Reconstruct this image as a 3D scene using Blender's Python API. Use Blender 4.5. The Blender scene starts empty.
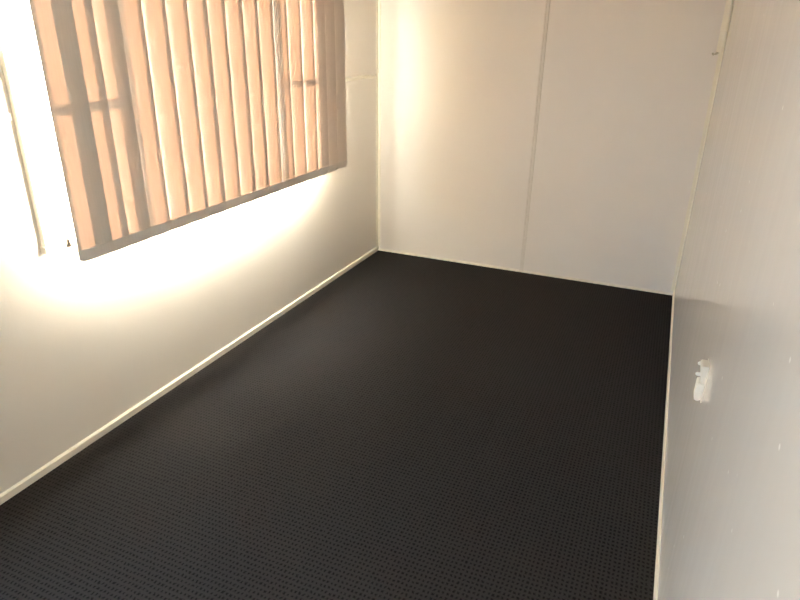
import bpy, bmesh, math, random
from mathutils import Vector, Matrix
random.seed(7)
scn = bpy.context.scene
COL = scn.collection
R = math.radians

# ------------------------------------------------------------------ room size
W, D, H = 2.30, 6.00, 2.42          # width, depth (towards -y), height
T = 0.06                            # sandwich panel thickness
CAM = Vector((2.098, -4.460, 1.6455))
WIN = (-2.93, -1.03, 0.90, 1.96)    # window opening y0, y1, z0, z1
DOOR = (-5.35, -4.45, 0.0, 2.05)    # doorway in the left wall, level with the viewer

# ------------------------------------------------------------------ materials
def mat(name):
    m = bpy.data.materials.new(name); m.use_nodes = True
    nt = m.node_tree; nt.nodes.clear()
    out = nt.nodes.new('ShaderNodeOutputMaterial')
    return m, nt, out

def N(nt, typ, **kw):
    n = nt.nodes.new(typ)
    for k, v in kw.items():
        if k.startswith('i_'):
            n.inputs[k[2:].replace('_', ' ')].default_value = v
        else:
            setattr(n, k, v)
    return n

def simple(name, col, rough=0.4, spec=0.5, metal=0.0, noise=0.04, scale=30):
    m, nt, out = mat(name)
    p = N(nt, 'ShaderNodeBsdfPrincipled')
    p.inputs['Roughness'].default_value = rough
    p.inputs['Specular IOR Level'].default_value = spec
    p.inputs['Metallic'].default_value = metal
    tc = N(nt, 'ShaderNodeTexCoord'); nz = N(nt, 'ShaderNodeTexNoise')
    nz.inputs['Scale'].default_value = scale
    mp = N(nt, 'ShaderNodeMapRange')
    mp.inputs['To Min'].default_value = 1 - noise; mp.inputs['To Max'].default_value = 1 + noise
    mx = N(nt, 'ShaderNodeVectorMath', operation='SCALE'); mx.inputs[0].default_value = col[:3]
    L = nt.links.new
    L(tc.outputs['Object'], nz.inputs['Vector']); L(nz.outputs['Fac'], mp.inputs['Value'])
    L(mp.outputs['Result'], mx.inputs['Scale']); L(mx.outputs['Vector'], p.inputs['Base Color'])
    L(p.outputs['BSDF'], out.inputs['Surface'])
    return m

def wall_mat(name, col, rough, streak=0.05, specks=False, spec=0.5, bump=0.02):
    """glossy painted sheet with faint vertical roller streaks"""
    m, nt, out = mat(name); L = nt.links.new
    p = N(nt, 'ShaderNodeBsdfPrincipled'); p.inputs['Specular IOR Level'].default_value = spec
    tc = N(nt, 'ShaderNodeTexCoord')
    mp = N(nt, 'ShaderNodeMapping'); mp.inputs['Scale'].default_value = (14, 14, 0.35)
    nz = N(nt, 'ShaderNodeTexNoise'); nz.inputs['Scale'].default_value = 1.6; nz.inputs['Detail'].default_value = 4
    L(tc.outputs['Object'], mp.inputs['Vector']); L(mp.outputs['Vector'], nz.inputs['Vector'])
    r = N(nt, 'ShaderNodeMapRange'); r.inputs['To Min'].default_value = rough - streak; r.inputs['To Max'].default_value = rough + streak
    L(nz.outputs['Fac'], r.inputs['Value']); L(r.outputs['Result'], p.inputs['Roughness'])
    big = N(nt, 'ShaderNodeTexNoise'); big.inputs['Scale'].default_value = 2.2; big.inputs['Detail'].default_value = 3
    L(tc.outputs['Object'], big.inputs['Vector'])
    br = N(nt, 'ShaderNodeMapRange'); br.inputs['To Min'].default_value = 0.975; br.inputs['To Max'].default_value = 1.02
    L(big.outputs['Fac'], br.inputs['Value'])
    sc = N(nt, 'ShaderNodeVectorMath', operation='SCALE'); sc.inputs[0].default_value = col
    L(br.outputs['Result'], sc.inputs['Scale'])
    colour = sc.outputs['Vector']
    if specks:                          # small chips and blobs in the paint
        vo = N(nt, 'ShaderNodeTexVoronoi'); vo.inputs['Scale'].default_value = 10.0
        L(tc.outputs['Object'], vo.inputs['Vector'])
        lt = N(nt, 'ShaderNodeMapRange'); lt.inputs['From Min'].default_value = 0.06; lt.inputs['From Max'].default_value = 0.03
        L(vo.outputs['Distance'], lt.inputs['Value'])
        mx = N(nt, 'ShaderNodeMix', data_type='RGBA')
        L(lt.outputs['Result'], mx.inputs[0]); L(colour, mx.inputs[6]); mx.inputs[7].default_value = (0.9, 0.89, 0.86, 1)
        colour = mx.outputs[2]
    L(colour, p.inputs['Base Color'])
    fine = N(nt, 'ShaderNodeTexNoise'); fine.inputs['Scale'].default_value = 90
    L(tc.outputs['Object'], fine.inputs['Vector'])
    ad = N(nt, 'ShaderNodeMath', operation='MULTIPLY_ADD'); ad.inputs[1].default_value = 0.25
    L(fine.outputs['Fac'], ad.inputs[0]); L(nz.outputs['Fac'], ad.inputs[2])
    b = N(nt, 'ShaderNodeBump'); b.inputs['Strength'].default_value = bump; b.inputs['Distance'].default_value = 0.02
    L(ad.outputs['Value'], b.inputs['Height']); L(b.outputs['Normal'], p.inputs['Normal'])
    L(p.outputs['BSDF'], out.inputs['Surface'])
    return m

def carpet_mat():
    m, nt, out = mat('charcoal_loop_carpet'); L = nt.links.new
    p = N(nt, 'ShaderNodeBsdfPrincipled'); p.inputs['Roughness'].default_value = 0.95
    p.inputs['Specular IOR Level'].default_value = 0.05
    tc = N(nt, 'ShaderNodeTexCoord')
    wob = N(nt, 'ShaderNodeTexNoise'); wob.inputs['Scale'].default_value = 75
    L(tc.outputs['Object'], wob.inputs['Vector'])
    sub = N(nt, 'ShaderNodeVectorMath', operation='MULTIPLY_ADD')
    sub.inputs[1].default_value = (0.012, 0.012, 0)
    L(wob.outputs['Color'], sub.inputs[0]); L(tc.outputs['Object'], sub.inputs[2])
    sep = N(nt, 'ShaderNodeSeparateXYZ'); L(sub.outputs['Vector'], sep.inputs[0])
    def sine(sock, period):
        a = N(nt, 'ShaderNodeMath', operation='MULTIPLY'); a.inputs[1].default_value = 2 * math.pi / period
        L(sock, a.inputs[0]); s = N(nt, 'ShaderNodeMath', operation='SINE'); L(a.outputs[0], s.inputs[0]); return s.outputs[0]
    pr = N(nt, 'ShaderNodeMath', operation='MAXIMUM')
    L(sine(sep.outputs['X'], 0.0150), pr.inputs[0]); L(sine(sep.outputs['Y'], 0.0190), pr.inputs[1])
    nz = N(nt, 'ShaderNodeTexNoise'); nz.inputs['Scale'].default_value = 160; nz.inputs['Detail'].default_value = 3
    L(tc.outputs['Object'], nz.inputs['Vector'])
    mixh = N(nt, 'ShaderNodeMath', operation='MULTIPLY_ADD'); mixh.inputs[1].default_value = 2.0
    L(nz.outputs['Fac'], mixh.inputs[0]); L(pr.outputs[0], mixh.inputs[2])
    ramp = N(nt, 'ShaderNodeValToRGB')
    e = ramp.color_ramp.elements
    e[0].position = 0.18; e[0].color = (0.0120, 0.0108, 0.0106, 1)
    e[1].position = 0.62; e[1].color = (0.0350, 0.0318, 0.0312, 1)
    mr = N(nt, 'ShaderNodeMapRange'); mr.inputs['From Min'].default_value = -0.3; mr.inputs['From Max'].default_value = 2.6
    L(mixh.outputs[0], mr.inputs['Value']); L(mr.outputs['Result'], ramp.inputs['Fac'])
    L(ramp.outputs['Color'], p.inputs['Base Color'])
    b = N(nt, 'ShaderNodeBump'); b.inputs['Strength'].default_value = 0.08; b.inputs['Distance'].default_value = 0.004
    L(pr.outputs[0], b.inputs['Height']); L(b.outputs['Normal'], p.inputs['Normal'])
    L(p.outputs['BSDF'], out.inputs['Surface'])
    return m

def fabric_mat(name, refl, trans):
    """woven blind cloth: reflects beige, lets a little warm light through"""
    m, nt, out = mat(name); L = nt.links.new
    tc = N(nt, 'ShaderNodeTexCoord')
    mp = N(nt, 'ShaderNodeMapping'); mp.inputs['Scale'].default_value = (60, 60, 2.0)
    nz = N(nt, 'ShaderNodeTexNoise'); nz.inputs['Scale'].default_value = 3.0; nz.inputs['Detail'].default_value = 3
    L(tc.outputs['Object'], mp.inputs['Vector']); L(mp.outputs['Vector'], nz.inputs['Vector'])
    r = N(nt, 'ShaderNodeMapRange'); r.inputs['To Min'].default_value = 0.94; r.inputs['To Max'].default_value = 1.06
    L(nz.outputs['Fac'], r.inputs['Value'])
    def scaled(c):
        s = N(nt, 'ShaderNodeVectorMath', operation='SCALE'); s.inputs[0].default_value = c
        L(r.outputs['Result'], s.inputs['Scale']); return s.outputs['Vector']
    d = N(nt, 'ShaderNodeBsdfDiffuse'); L(scaled(refl), d.inputs['Color'])
    t = N(nt, 'ShaderNodeBsdfTranslucent'); L(scaled(trans), t.inputs['Color'])
    a = N(nt, 'ShaderNodeAddShader'); L(d.outputs[0], a.inputs[0]); L(t.outputs[0], a.inputs[1])
    L(a.outputs[0], out.inputs['Surface'])
    return m

def glass_mat():
    m, nt, out = mat('clear_window_glass'); L = nt.links.new
    tr = N(nt, 'ShaderNodeBsdfTransparent'); tr.inputs['Color'].default_value = (0.94, 0.96, 0.95, 1)
    gl = N(nt, 'ShaderNodeBsdfGlossy'); gl.inputs['Roughness'].default_value = 0.02
    fr = N(nt, 'ShaderNodeFresnel'); fr.inputs['IOR'].default_value = 1.45
    mx = N(nt, 'ShaderNodeMixShader')
    L(fr.outputs[0], mx.inputs[0]); L(tr.outputs[0], mx.inputs[1]); L(gl.outputs[0], mx.inputs[2])
    L(mx.outputs[0], out.inputs['Surface'])
    return m

CREAM = (0.84, 0.775, 0.685)
M = dict(
    wall_left=wall_mat('cream_gloss_paint', CREAM, 0.36),
    wall_back=wall_mat('cream_sheet_paint', (0.84, 0.78, 0.715), 0.36),
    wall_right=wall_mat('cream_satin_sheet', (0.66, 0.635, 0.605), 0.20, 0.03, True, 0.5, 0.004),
    ceiling=simple('white_ceiling_paint', (0.52, 0.46, 0.37), 0.6),
    trim=simple('pale_cream_trim', (0.86, 0.80, 0.67), 0.35),
    hook=simple('weathered_olive_metal', (0.58, 0.52, 0.41), 0.5),
    joint=simple('greyed_joint_strip', (0.77, 0.71, 0.635), 0.4),
    carpet=carpet_mat(),
    frame=simple('white_aluminium_frame', (0.75, 0.74, 0.70), 0.35),
    fabric=fabric_mat('beige_blind_cloth', (0.82, 0.765, 0.695), (0.0084, 0.0038, 0.0019)),
    pocket=fabric_mat('beige_hem_cloth', (0.84, 0.79, 0.73), (0.0085, 0.0066, 0.0050)),
    plastic=simple('white_plastic', (0.82, 0.81, 0.78), 0.35),
    ivory=simple('ivory_plastic', (0.80, 0.76, 0.70), 0.4),
    cord=simple('off_white_cord', (0.72, 0.66, 0.55), 0.6),
    tan=simple('tan_plastic', (0.50, 0.38, 0.28), 0.5),
    steel=simple('zinc_screw', (0.55, 0.53, 0.50), 0.35, 0.5, 0.8),
    glass=glass_mat(),
    soil=simple('dry_ochre_ground', (0.42, 0.30, 0.19), 0.9, 0.2, 0, 0.15, 1.2),
)

# ------------------------------------------------------------------ mesh helpers
def bm_box(bm, x0, x1, y0, y1, z0, z1, bev=0.0):
    r = bmesh.ops.create_cube(bm, size=1.0)
    for v in r['verts']:
        v.co = Vector((x0 if v.co.x < 0 else x1, y0 if v.co.y < 0 else y1, z0 if v.co.z < 0 else z1))
    if bev:
        es = list({e for v in r['verts'] for e in v.link_edges})
        bmesh.ops.bevel(bm, geom=es, offset=bev, segments=2, profile=0.6, affect='EDGES')

def bm_prism(bm, prof, a, b, axis):
    """closed 2-D profile swept from a to b along an axis ('x','y','z')"""
    def pt(u, v, w):
        return {'y': (u, w, v), 'x': (w, u, v), 'z': (u, v, w)}[axis]
    va = [bm.verts.new(pt(u, v, a)) for u, v in prof]; vb = [bm.verts.new(pt(u, v, b)) for u, v in prof]
    n = len(prof)
    for i in range(n):
        bm.faces.new((va[i], va[(i+1) % n], vb[(i+1) % n], vb[i]))
    bm.faces.new(va[::-1]); bm.faces.new(vb)

def bm_tube(bm, pts, r, seg=8):
    pts = [Vector(p) for p in pts]; rings = []
    for i, p in enumerate(pts):
        t = (pts[min(i+1, len(pts)-1)] - pts[max(i-1, 0)]).normalized()
        a = t.orthogonal().normalized() if abs(t.x) < 0.9 else t.cross(Vector((0, 0, 1))).normalized()
        b = t.cross(a)
        rings.append([bm.verts.new(p + r*(math.cos(2*math.pi*k/seg)*a + math.sin(2*math.pi*k/seg)*b)) for k in range(seg)])
    for A, B in zip(rings, rings[1:]):
        for k in range(seg):
            bm.faces.new((A[k], A[(k+1) % seg], B[(k+1) % seg], B[k]))
    bm.faces.new(rings[0][::-1]); bm.faces.new(rings[-1])

def bm_lathe(bm, prof, c, axis='z', seg=16):
    """(radius, height) profile turned about an axis through c"""
    rings = []
    for r, h in prof:
        ring = []
        for k in range(seg):
            a = 2*math.pi*k/seg
            u, v = r*math.cos(a), r*math.sin(a)
            p = {'z': (u, v, h), 'x': (h, u, v), 'y': (u, h, v)}[axis]
            ring.append(bm.verts.new(Vector(c) + Vector(p)))
        rings.append(ring)
    for A, B in zip(rings, rings[1:]):
        for k in range(seg):
            bm.faces.new((A[k], A[(k+1) % seg], B[(k+1) % seg], B[k]))
    bm.faces.new(rings[0][::-1]); bm.faces.new(rings[-1])

def obj(name, bm, m, parent=None, smooth=False, kind=None):
    bmesh.ops.recalc_face_normals(bm, faces=bm.faces[:])
    me = bpy.data.meshes.new(name); bm.to_mesh(me); bm.free()
    me.materials.append(m)
    if smooth:
        for p in me.polygons: p.use_smooth = True
    o = bpy.data.objects.new(name, me); COL.objects.link(o)
    if parent is not None:
        o.parent = parent
        o.matrix_parent_inverse = Matrix.Translation(parent.location).inverted()
    if kind: o['kind'] = kind
    return o

def boxes(name, bs, m, parent=None, kind=None, bev=0.0):
    bm = bmesh.new()
    for b in bs: bm_box(bm, *b, bev)
    return obj(name, bm, m, parent, False, kind)

def empty(name, loc, label, cat, kind=None):
    o = bpy.data.objects.new(name, None); COL.objects.link(o); o.location = loc
    o.empty_display_size = 0.1
    if label: o['label'] = label
    if cat: o['category'] = cat
    if kind: o['kind'] = kind
    return o

def struct(o, label, cat):
    o['kind'] = 'structure'; o['label'] = label; o['category'] = cat
    return o

# ------------------------------------------------------------------ room shell
struct(boxes('floor', [(-T, W+T, -D-T, T, -0.08, 0)], M['carpet']), 'dark charcoal loop pile carpet floor', 'floor')
struct(boxes('ceiling', [(-T, W+T, -D-T, T, H, H+0.06)], M['ceiling']), 'plain white ceiling above the room', 'ceiling')
y0, y1, z0, z1 = WIN
dy0, dy1, dz0, dz1 = DOOR
struct(boxes('wall_left', [(-T, 0, -D-T, dy0, 0, H), (-T, 0, dy0, dy1, dz1, H), (-T, 0, dy1, y0, 0, H), (-T, 0, y1, T, 0, H), (-T, 0, y0, y1, 0, z0), (-T, 0, y0, y1, z1, H)],
             M['wall_left']), 'cream painted left wall with the window and blind', 'wall')
struct(boxes('wall_back', [(0, W, 0, T, 0, H)], M['wall_back']), 'cream painted back wall of two sheets', 'wall')
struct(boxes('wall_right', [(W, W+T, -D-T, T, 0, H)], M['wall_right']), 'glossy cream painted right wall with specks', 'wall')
struct(boxes('wall_front', [(0, W, -D-T, -D, 0, H)], M['wall_back']), 'cream wall behind the viewer', 'wall')

# lining of the open doorway
d = empty('door_1', (0, (dy0+dy1)/2, 0), 'open doorway in the left wall beside the viewer', 'door', 'structure')
boxes('jamb', [(-T, 0.012, dy0-0.05, dy0+0.015, 0, dz1+0.05)], M['trim'], d)
boxes('jamb', [(-T, 0.012, dy1-0.015, dy1+0.05, 0, dz1+0.05)], M['trim'], d)
boxes('head', [(-T, 0.012, dy0+0.015, dy1-0.015, dz1-0.015, dz1+0.05)], M['trim'], d)

# skirting strips
def quad_strip(h, t):               # profile: (offset from wall, height) with a chamfered top
    return [(0, 0), (t, 0), (t, h-0.5*t), (0.35*t, h), (0, h)]
bm = bmesh.new()
for a, b in ((-D, dy0-0.05), (dy1+0.05, 0)): bm_prism(bm, quad_strip(0.034, 0.012), a, b, 'y')
struct(obj('baseboard_left', bm, M['trim']), 'low cream skirting strip along the left wall', 'skirting')
bm = bmesh.new(); bm_prism(bm, [(W-u, v) for u, v in quad_strip(0.046, 0.007)], -D, 0, 'y')
struct(obj('baseboard_right', bm, M['trim']), 'low cream skirting strip along the right wall', 'skirting')
bm = bmesh.new(); bm_prism(bm, [(-u, v) for u, v in quad_strip(0.014, 0.008)], 0.012, W-0.010, 'x')
struct(obj('baseboard_back', bm, M['trim']), 'thin cream skirting strip along the back wall', 'skirting')

# vertical corner angles
def angle(x, s, leg, t, za, zb):
    return [(x, 0), (x+s*leg, 0), (x+s*leg, -t*0.5), (x+s*(leg-t), -t), (x+s*t, -t), (x+s*t, -leg+t), (x+s*t*0.5, -leg), (x, -leg)]
bm = bmesh.new(); bm_prism(bm, angle(0, 1, 0.026, 0.004, 0, H), 0.034, H, 'z')
struct(obj('trim_1', bm, M['trim']), 'cream angle strip in the left back corner', 'corner strip')
bm = bmesh.new(); bm_prism(bm, angle(W, -1, 0.024, 0.004, 0, H), 0.030, H, 'z')
struct(obj('trim_2', bm, M['trim']), 'cream angle strip in the right back corner', 'corner strip')
# wider cover piece that stops part way down the right corner
bm = bmesh.new(); bm_prism(bm, [(W-0.0042, -0.0042), (W-0.038, -0.0042), (W-0.040, -0.008), (W-0.012, -0.030), (W-0.0042, -0.030)], 1.585, H, 'z')
struct(obj('trim_3', bm, M['trim']), 'short cover strip high in the right back corner', 'corner strip')
# joiner between the two sheets of the back wall
sx = 1.218
bm = bmesh.new()
bm_prism(bm, [(sx-0.015, 0), (sx-0.014, -0.003), (sx-0.010, -0.005), (sx-0.006, -0.005), (sx-0.005, -0.0005), (sx+0.005, -0.0005),
              (sx+0.006, -0.005), (sx+0.010, -0.005), (sx+0.014, -0.003), (sx+0.015, 0)], 0.014, H, 'z')
struct(obj('trim_4', bm, M['joint']), 'narrow grooved joiner up the middle of the back wall', 'joint strip')
# horizontal joint strip along the left wall, both sides of the window
for i, (a, b) in enumerate(((dy1+0.05, y0-0.03), (y1+0.03, -0.026))):
    bm = bmesh.new()
    bm_prism(bm, [(0, 1.357), (0.004, 1.359), (0.006, 1.366), (0.006, 1.374), (0.004, 1.381), (0, 1.383)], a, b, 'y')
    struct(obj('trim_%d' % (5+i), bm, M['trim']), ['cream horizontal joint strip left of the window', 'cream horizontal joint strip between window and back corner'][i], 'joint strip')

# ------------------------------------------------------------------ window
w = empty('window_1', (0, (y0+y1)/2, z0), 'wide sliding window behind the vertical blind', 'window', 'structure')
fx0, fx1 = -0.055, -0.012
fw = 0.045; fl = 0.012
boxes('outer_frame', [(fx0, fx1, y0, y0+fl, z0, z1), (fx0, fx1, y1-fw, y1, z0, z1),
                      (fx0, fx1, y0+fl, y1-fw, z0, z0+fw), (fx0, fx1, y0+fl, y1-fw, z1-fw, z1)], M['frame'], w, bev=0.002)
MUL = [(-2.634, -2.546), (-1.576, -1.493)]
for a, b in MUL:
    boxes('mullion', [(fx0+0.004, fx1-0.004, a, b, z0+fw, z1-fw)], M['frame'], w, bev=0.002)
for a, b in ((-2.855, -2.785), (y1-fw-0.045, y1-fw)):
    boxes('sash_stile', [(fx0+0.006, fx1-0.006, a, b, z0+fw, z1-fw)], M['frame'], w, bev=0.002)
for a, b in ((y0+fl, MUL[0][0]), (MUL[1][1], y1-fw)):
    boxes('glazing_bar', [(fx0+0.012, fx1-0.012, a, b, 1.450, 1.480)], M['frame'], w, bev=0.002)
for a, b in ((y0+fl, MUL[0][0]), (MUL[0][1], MUL[1][0]), (MUL[1][1], y1-fw)):
    boxes('pane', [(-0.036, -0.032, a, b, z0+fw, z1-fw)], M['glass'], w)
# inner lining of the opening with a small proud edge, and the sill board
boxes('reveal', [(-0.012, 0.022, y0-0.024, y0+0.004, z0-0.004, z1+0.012)], M['trim'], w, bev=0.002)
boxes('reveal', [(-0.012, 0.010, y1-0.004, y1+0.014, z0-0.004, z1+0.012)], M['trim'], w, bev=0.002)
boxes('reveal', [(-0.012, 0.010, y0+0.004, y1-0.004, z1-0.004, z1+0.014)], M['trim'], w, bev=0.002)
boxes('sill', [(-0.012, 0.026, y0-0.03, y1+0.03, z0-0.026, z0+0.002)], M['trim'], w, bev=0.004)

# ------------------------------------------------------------------ vertical blind
BX = 0.13                                  # middle of the slats, out from the wall
ZB, ZT = 0.839, 2.125
blind = empty('vertical_blind', (BX, -1.78, ZB), 'wide beige vertical fabric blind hanging over the window on the left wall', 'blind')
k = (CAM.x-BX)/(CAM.x-0.08)
edges = [-2.700, -2.612, -2.490, -2.369, -2.236, -2.104, -1.972, -1.846, -1.712, -1.586, -1.457, -1.322, -1.186, -1.047, -0.912, -0.792, -0.662]
SW = 0.157
tilt = [3, 3.5, 3, 3.6, 3, 3.5, 3.1, 3, 3.4, 3, 3.1, 3.4, 3, 3.1, 3, 2.6, 2.4]
bottoms = []
def slat_surface(yr, xr, th, za, zb, nu=10, nv=8, off=0.0, round_c=0.0, twist=0.0):
    """rows of points of one slat; right edge at (xr, yr), leading back to the left edge nearer the window"""
    rows = []
    for j in range(nv+1):
        z = za + (zb-za)*j/nv
        a = R(th + twist*(j/nv))
        row = []
        for i in range(nu+1):
            u = i/nu
            bow = 0.0035*(4*u*(1-u))               # cloth is slightly cupped towards the room
            px = xr - SW*u*math.sin(a) + (bow+off)*math.cos(a)
            py = yr - SW*u*math.cos(a) - (bow+off)*math.sin(a)
            dz = round_c*max(0, (abs(u-0.5)-0.40)/0.10)**2 if j == 0 else 0
            row.append(Vector((px, py, z+dz)))
        rows.append(row)
    return rows
def grid(bm, rows):
    vs = [[bm.verts.new(p) for p in r] for r in rows]
    for A, B in zip(vs, vs[1:]):
        for i in range(len(A)-1):
            bm.faces.new((A[i], A[i+1], B[i+1], B[i]))
    return vs
for i, e in enumerate(edges):
    yp = CAM.y + (e-CAM.y)*k
    th = tilt[i]
    xr = BX + 0.5*SW*math.sin(R(th))
    yr = CAM.y + (yp-CAM.y)*(CAM.x-xr)/(CAM.x-BX)
    tw = random.uniform(-0.5, 0.5)
    bm = bmesh.new(); grid(bm, slat_surface(yr, xr, th, ZB+0.004, ZT, nv=12, twist=tw))
    s = obj('slat', bm, M['fabric'], blind, True)
    # hem pocket holding the flat weight
    bm = bmesh.new()
    fr = slat_surface(yr, xr, th, ZB, ZB+0.046, nv=3, off=0.0022, round_c=0.011, twist=tw*0.03)
    bk = slat_surface(yr, xr, th, ZB, ZB+0.046, nv=3, off=-0.0022, round_c=0.011, twist=tw*0.03)
    A = grid(bm, fr); B = grid(bm, bk)
    for P, Q in ((A[0], B[0]), (A[-1], B[-1])):
        for n in range(len(P)-1): bm.faces.new((P[n], Q[n], Q[n+1], P[n+1]))
    for c in (0, -1):
        for n in range(len(A)-1): bm.faces.new((A[n][c], A[n+1][c], B[n+1][c], B[n][c]))
    obj('weight_pocket', bm, M['pocket'], s, False)
    # hanger clip up at the rail
    mid = Vector((xr-0.5*SW*math.sin(R(th)), yr-0.5*SW*math.cos(R(th)), ZT))
    bm = bmesh.new(); bm_box(bm, mid.x-0.006, mid.x+0.006, mid.y-0.02, mid.y+0.02, ZT-0.02, ZT+0.012, 0.002)
    obj('hanger', bm, M['plastic'], s)
    a = R(th)
    bottoms.append((Vector((xr-0.12*SW*math.sin(a)+0.004, yr-0.12*SW*math.cos(a), ZB+0.016)),
                    Vector((xr-0.88*SW*math.sin(a)+0.004, yr-0.88*SW*math.cos(a), ZB+0.016))))
# linking chain along the slat bottoms (room side)
for (r0, l0), (r1, l1) in zip(bottoms, bottoms[1:]):
    pts = []
    for n in range(9):
        t = n/8; p = r0.lerp(l1, t); p.z -= 0.010*4*t*(1-t); p.x += 0.004
        pts.append(p)
    bm = bmesh.new(); bm_tube(bm, pts, 0.0011, 6)
    obj('link_chain', bm, M['plastic'], blind, True)
# head rail with its brackets
bm = bmesh.new()
bm_prism(bm, [(BX-0.022, ZT+0.012), (BX+0.022, ZT+0.012), (BX+0.024, ZT+0.02), (BX+0.024, ZT+0.046), (BX+0.016, ZT+0.052), (BX-0.016, ZT+0.052), (BX-0.024, ZT+0.046), (BX-0.024, ZT+0.02)],
         -2.96, -0.62, 'y')
obj('head_rail', bm, M['plastic'], blind)
for yb in (-2.80, -1.79, -0.78):
    boxes('rail_bracket', [(0.0, BX+0.02, yb-0.012, yb+0.012, ZT+0.052, ZT+0.058), (0.0, 0.004, yb-0.012, yb+0.012, ZT+0.0, ZT+0.052)], M['plastic'], blind)
# pull cord with its tassel
cy, cx = -2.940, BX
bm = bmesh.new(); bm_tube(bm, [(cx, cy, ZT+0.02), (cx-0.002, cy, 1.6), (cx, cy+0.001, 0.945)], 0.0011, 6)
cord = obj('pull_cord', bm, M['cord'], blind, True)
bm = bmesh.new(); bm_lathe(bm, [(0.002, 0.032), (0.005, 0.026), (0.006, 0.012), (0.010, 0.003), (0.009, 0.0), (0.003, -0.001)], (cx, cy, 0.915))
obj('tassel', bm, M['tan'], cord, True)

# ------------------------------------------------------------------ small fitting on the right wall
f = empty('wall_bracket', (W, -2.75, 0.70), 'small white two piece plastic bracket fixed low on the right wall', 'bracket')
boxes('backplate', [(W-0.003, W, -2.764, -2.706, 0.715, 0.828)], M['ivory'], f, bev=0.001)
bm = bmesh.new()
bm_prism(bm, [(W-0.003, 0.826), (W-0.019, 0.825), (W-0.021, 0.821), (W-0.013, 0.774), (W-0.003, 0.773)], -2.760, -2.712, 'y')
bmesh.ops.bevel(bm, geom=bm.edges[:], offset=0.0015, segments=2, affect='EDGES')
obj('housing', bm, M['ivory'], f)
bm = bmesh.new()
bm_prism(bm, [(W-0.003, 0.771), (W-0.018, 0.772), (W-0.021, 0.767), (W-0.021, 0.721), (W-0.018, 0.716), (W-0.008, 0.716), (W-0.003, 0.722)], -2.758, -2.716, 'y')
bmesh.ops.bevel(bm, geom=bm.edges[:], offset=0.002, segments=2, affect='EDGES')
lv = obj('lever', bm, M['plastic'], f)
for zz in (0.808, 0.774):
    bm = bmesh.new(); bm_lathe(bm, [(0.001, 0.0), (0.0045, -0.001), (0.0055, -0.004), (0.0055, -0.020), (0.003, -0.023), (0.0005, -0.0235)][::-1], (W-0.002, -2.705, zz), 'x', 12)
    obj('screw', bm, M['plastic'], f, True)
# little hook in the right back corner, under the short cover strip
bm = bmesh.new()
bm_tube(bm, [(W-0.027, -0.0005, 1.585), (W-0.030, -0.012, 1.583), (W-0.040, -0.018, 1.577), (W-0.052, -0.014, 1.573), (W-0.056, -0.006, 1.578)], 0.0065, 10)
h = obj('wall_hook', bm, M['hook'], None, True)
h['label'] = 'tiny dull olive hook in the right back corner below the short cover strip'; h['category'] = 'hook'

# ------------------------------------------------------------------ outdoors
g = boxes('ground', [(-30, 30, -36, 30, -0.42, -0.40)], M['soil'], None, 'structure')
g['label'] = 'dry ochre ground outside'; g['category'] = 'ground'

struct(boxes('wall_sun_screen', [(-2.6, -2.5, -8.0, -4.85, -0.4, 3.4)], M['wall_back']), 'added unseen screen wall keeping the sun off the doorway', 'wall')  # out-of-view wall added only to block direct sun from the doorway
# ------------------------------------------------------------------ light
SUN, SKY, EXPO = 138.0, 12.0, 1.02
ld = bpy.data.lights.new('sun', 'SUN'); ld.energy = SUN; ld.angle = R(0.5); ld.color = (1.0, 0.985, 0.965)
lo = bpy.data.objects.new('sun', ld); COL.objects.link(lo)
el = R(24)
lo.rotation_euler = Vector((math.cos(el), 0.15, -math.sin(el))).to_track_quat('-Z', 'Y').to_euler()
lo.location = (-5, -2, 4)
wd = bpy.data.worlds.new('sky'); scn.world = wd; wd.use_nodes = True
nt = wd.node_tree; nt.nodes.clear()
o = nt.nodes.new('ShaderNodeOutputWorld'); bg = nt.nodes.new('ShaderNodeBackground')
bg.inputs['Color'].default_value = (0.38, 0.68, 1.0, 1); bg.inputs['Strength'].default_value = SKY
nt.links.new(bg.outputs[0], o.inputs['Surface'])

# ------------------------------------------------------------------ camera
cd = bpy.data.cameras.new('camera'); co = bpy.data.objects.new('camera', cd); COL.objects.link(co)
yaw, pitch, roll = -0.39999984, 0.40264317, 0.0165970
fwd = Vector((math.sin(yaw)*math.cos(pitch), math.cos(yaw)*math.cos(pitch), -math.sin(pitch)))
r0 = Vector((math.cos(yaw), -math.sin(yaw), 0)); u0 = r0.cross(fwd)
rr = math.cos(roll)*r0 + math.sin(roll)*u0; uu = -math.sin(roll)*r0 + math.cos(roll)*u0
mw = Matrix((rr, uu, -fwd)).transposed().to_4x4(); mw.translation = CAM
co.matrix_world = mw
cd.sensor_width = 36; cd.lens = 619.0/800*36; cd.clip_start = 0.01
scn.camera = co

vs = scn.view_settings
scn.display_settings.display_device = 'sRGB'
vs.view_transform = 'Standard'; vs.look = 'None'; vs.gamma = 1; vs.use_curve_mapping = False
vs.exposure = EXPO
cy_ = scn.cycles
cy_.max_bounces = 14; cy_.diffuse_bounces = 10; cy_.glossy_bounces = 6; cy_.transparent_max_bounces = 12
cy_.sample_clamp_indirect = 25; cy_.use_denoising = True
cy_.use_adaptive_sampling = False
cy_.use_guiding = True; cy_.guiding_training_samples = 64
cy_.blur_glossy = 0.5
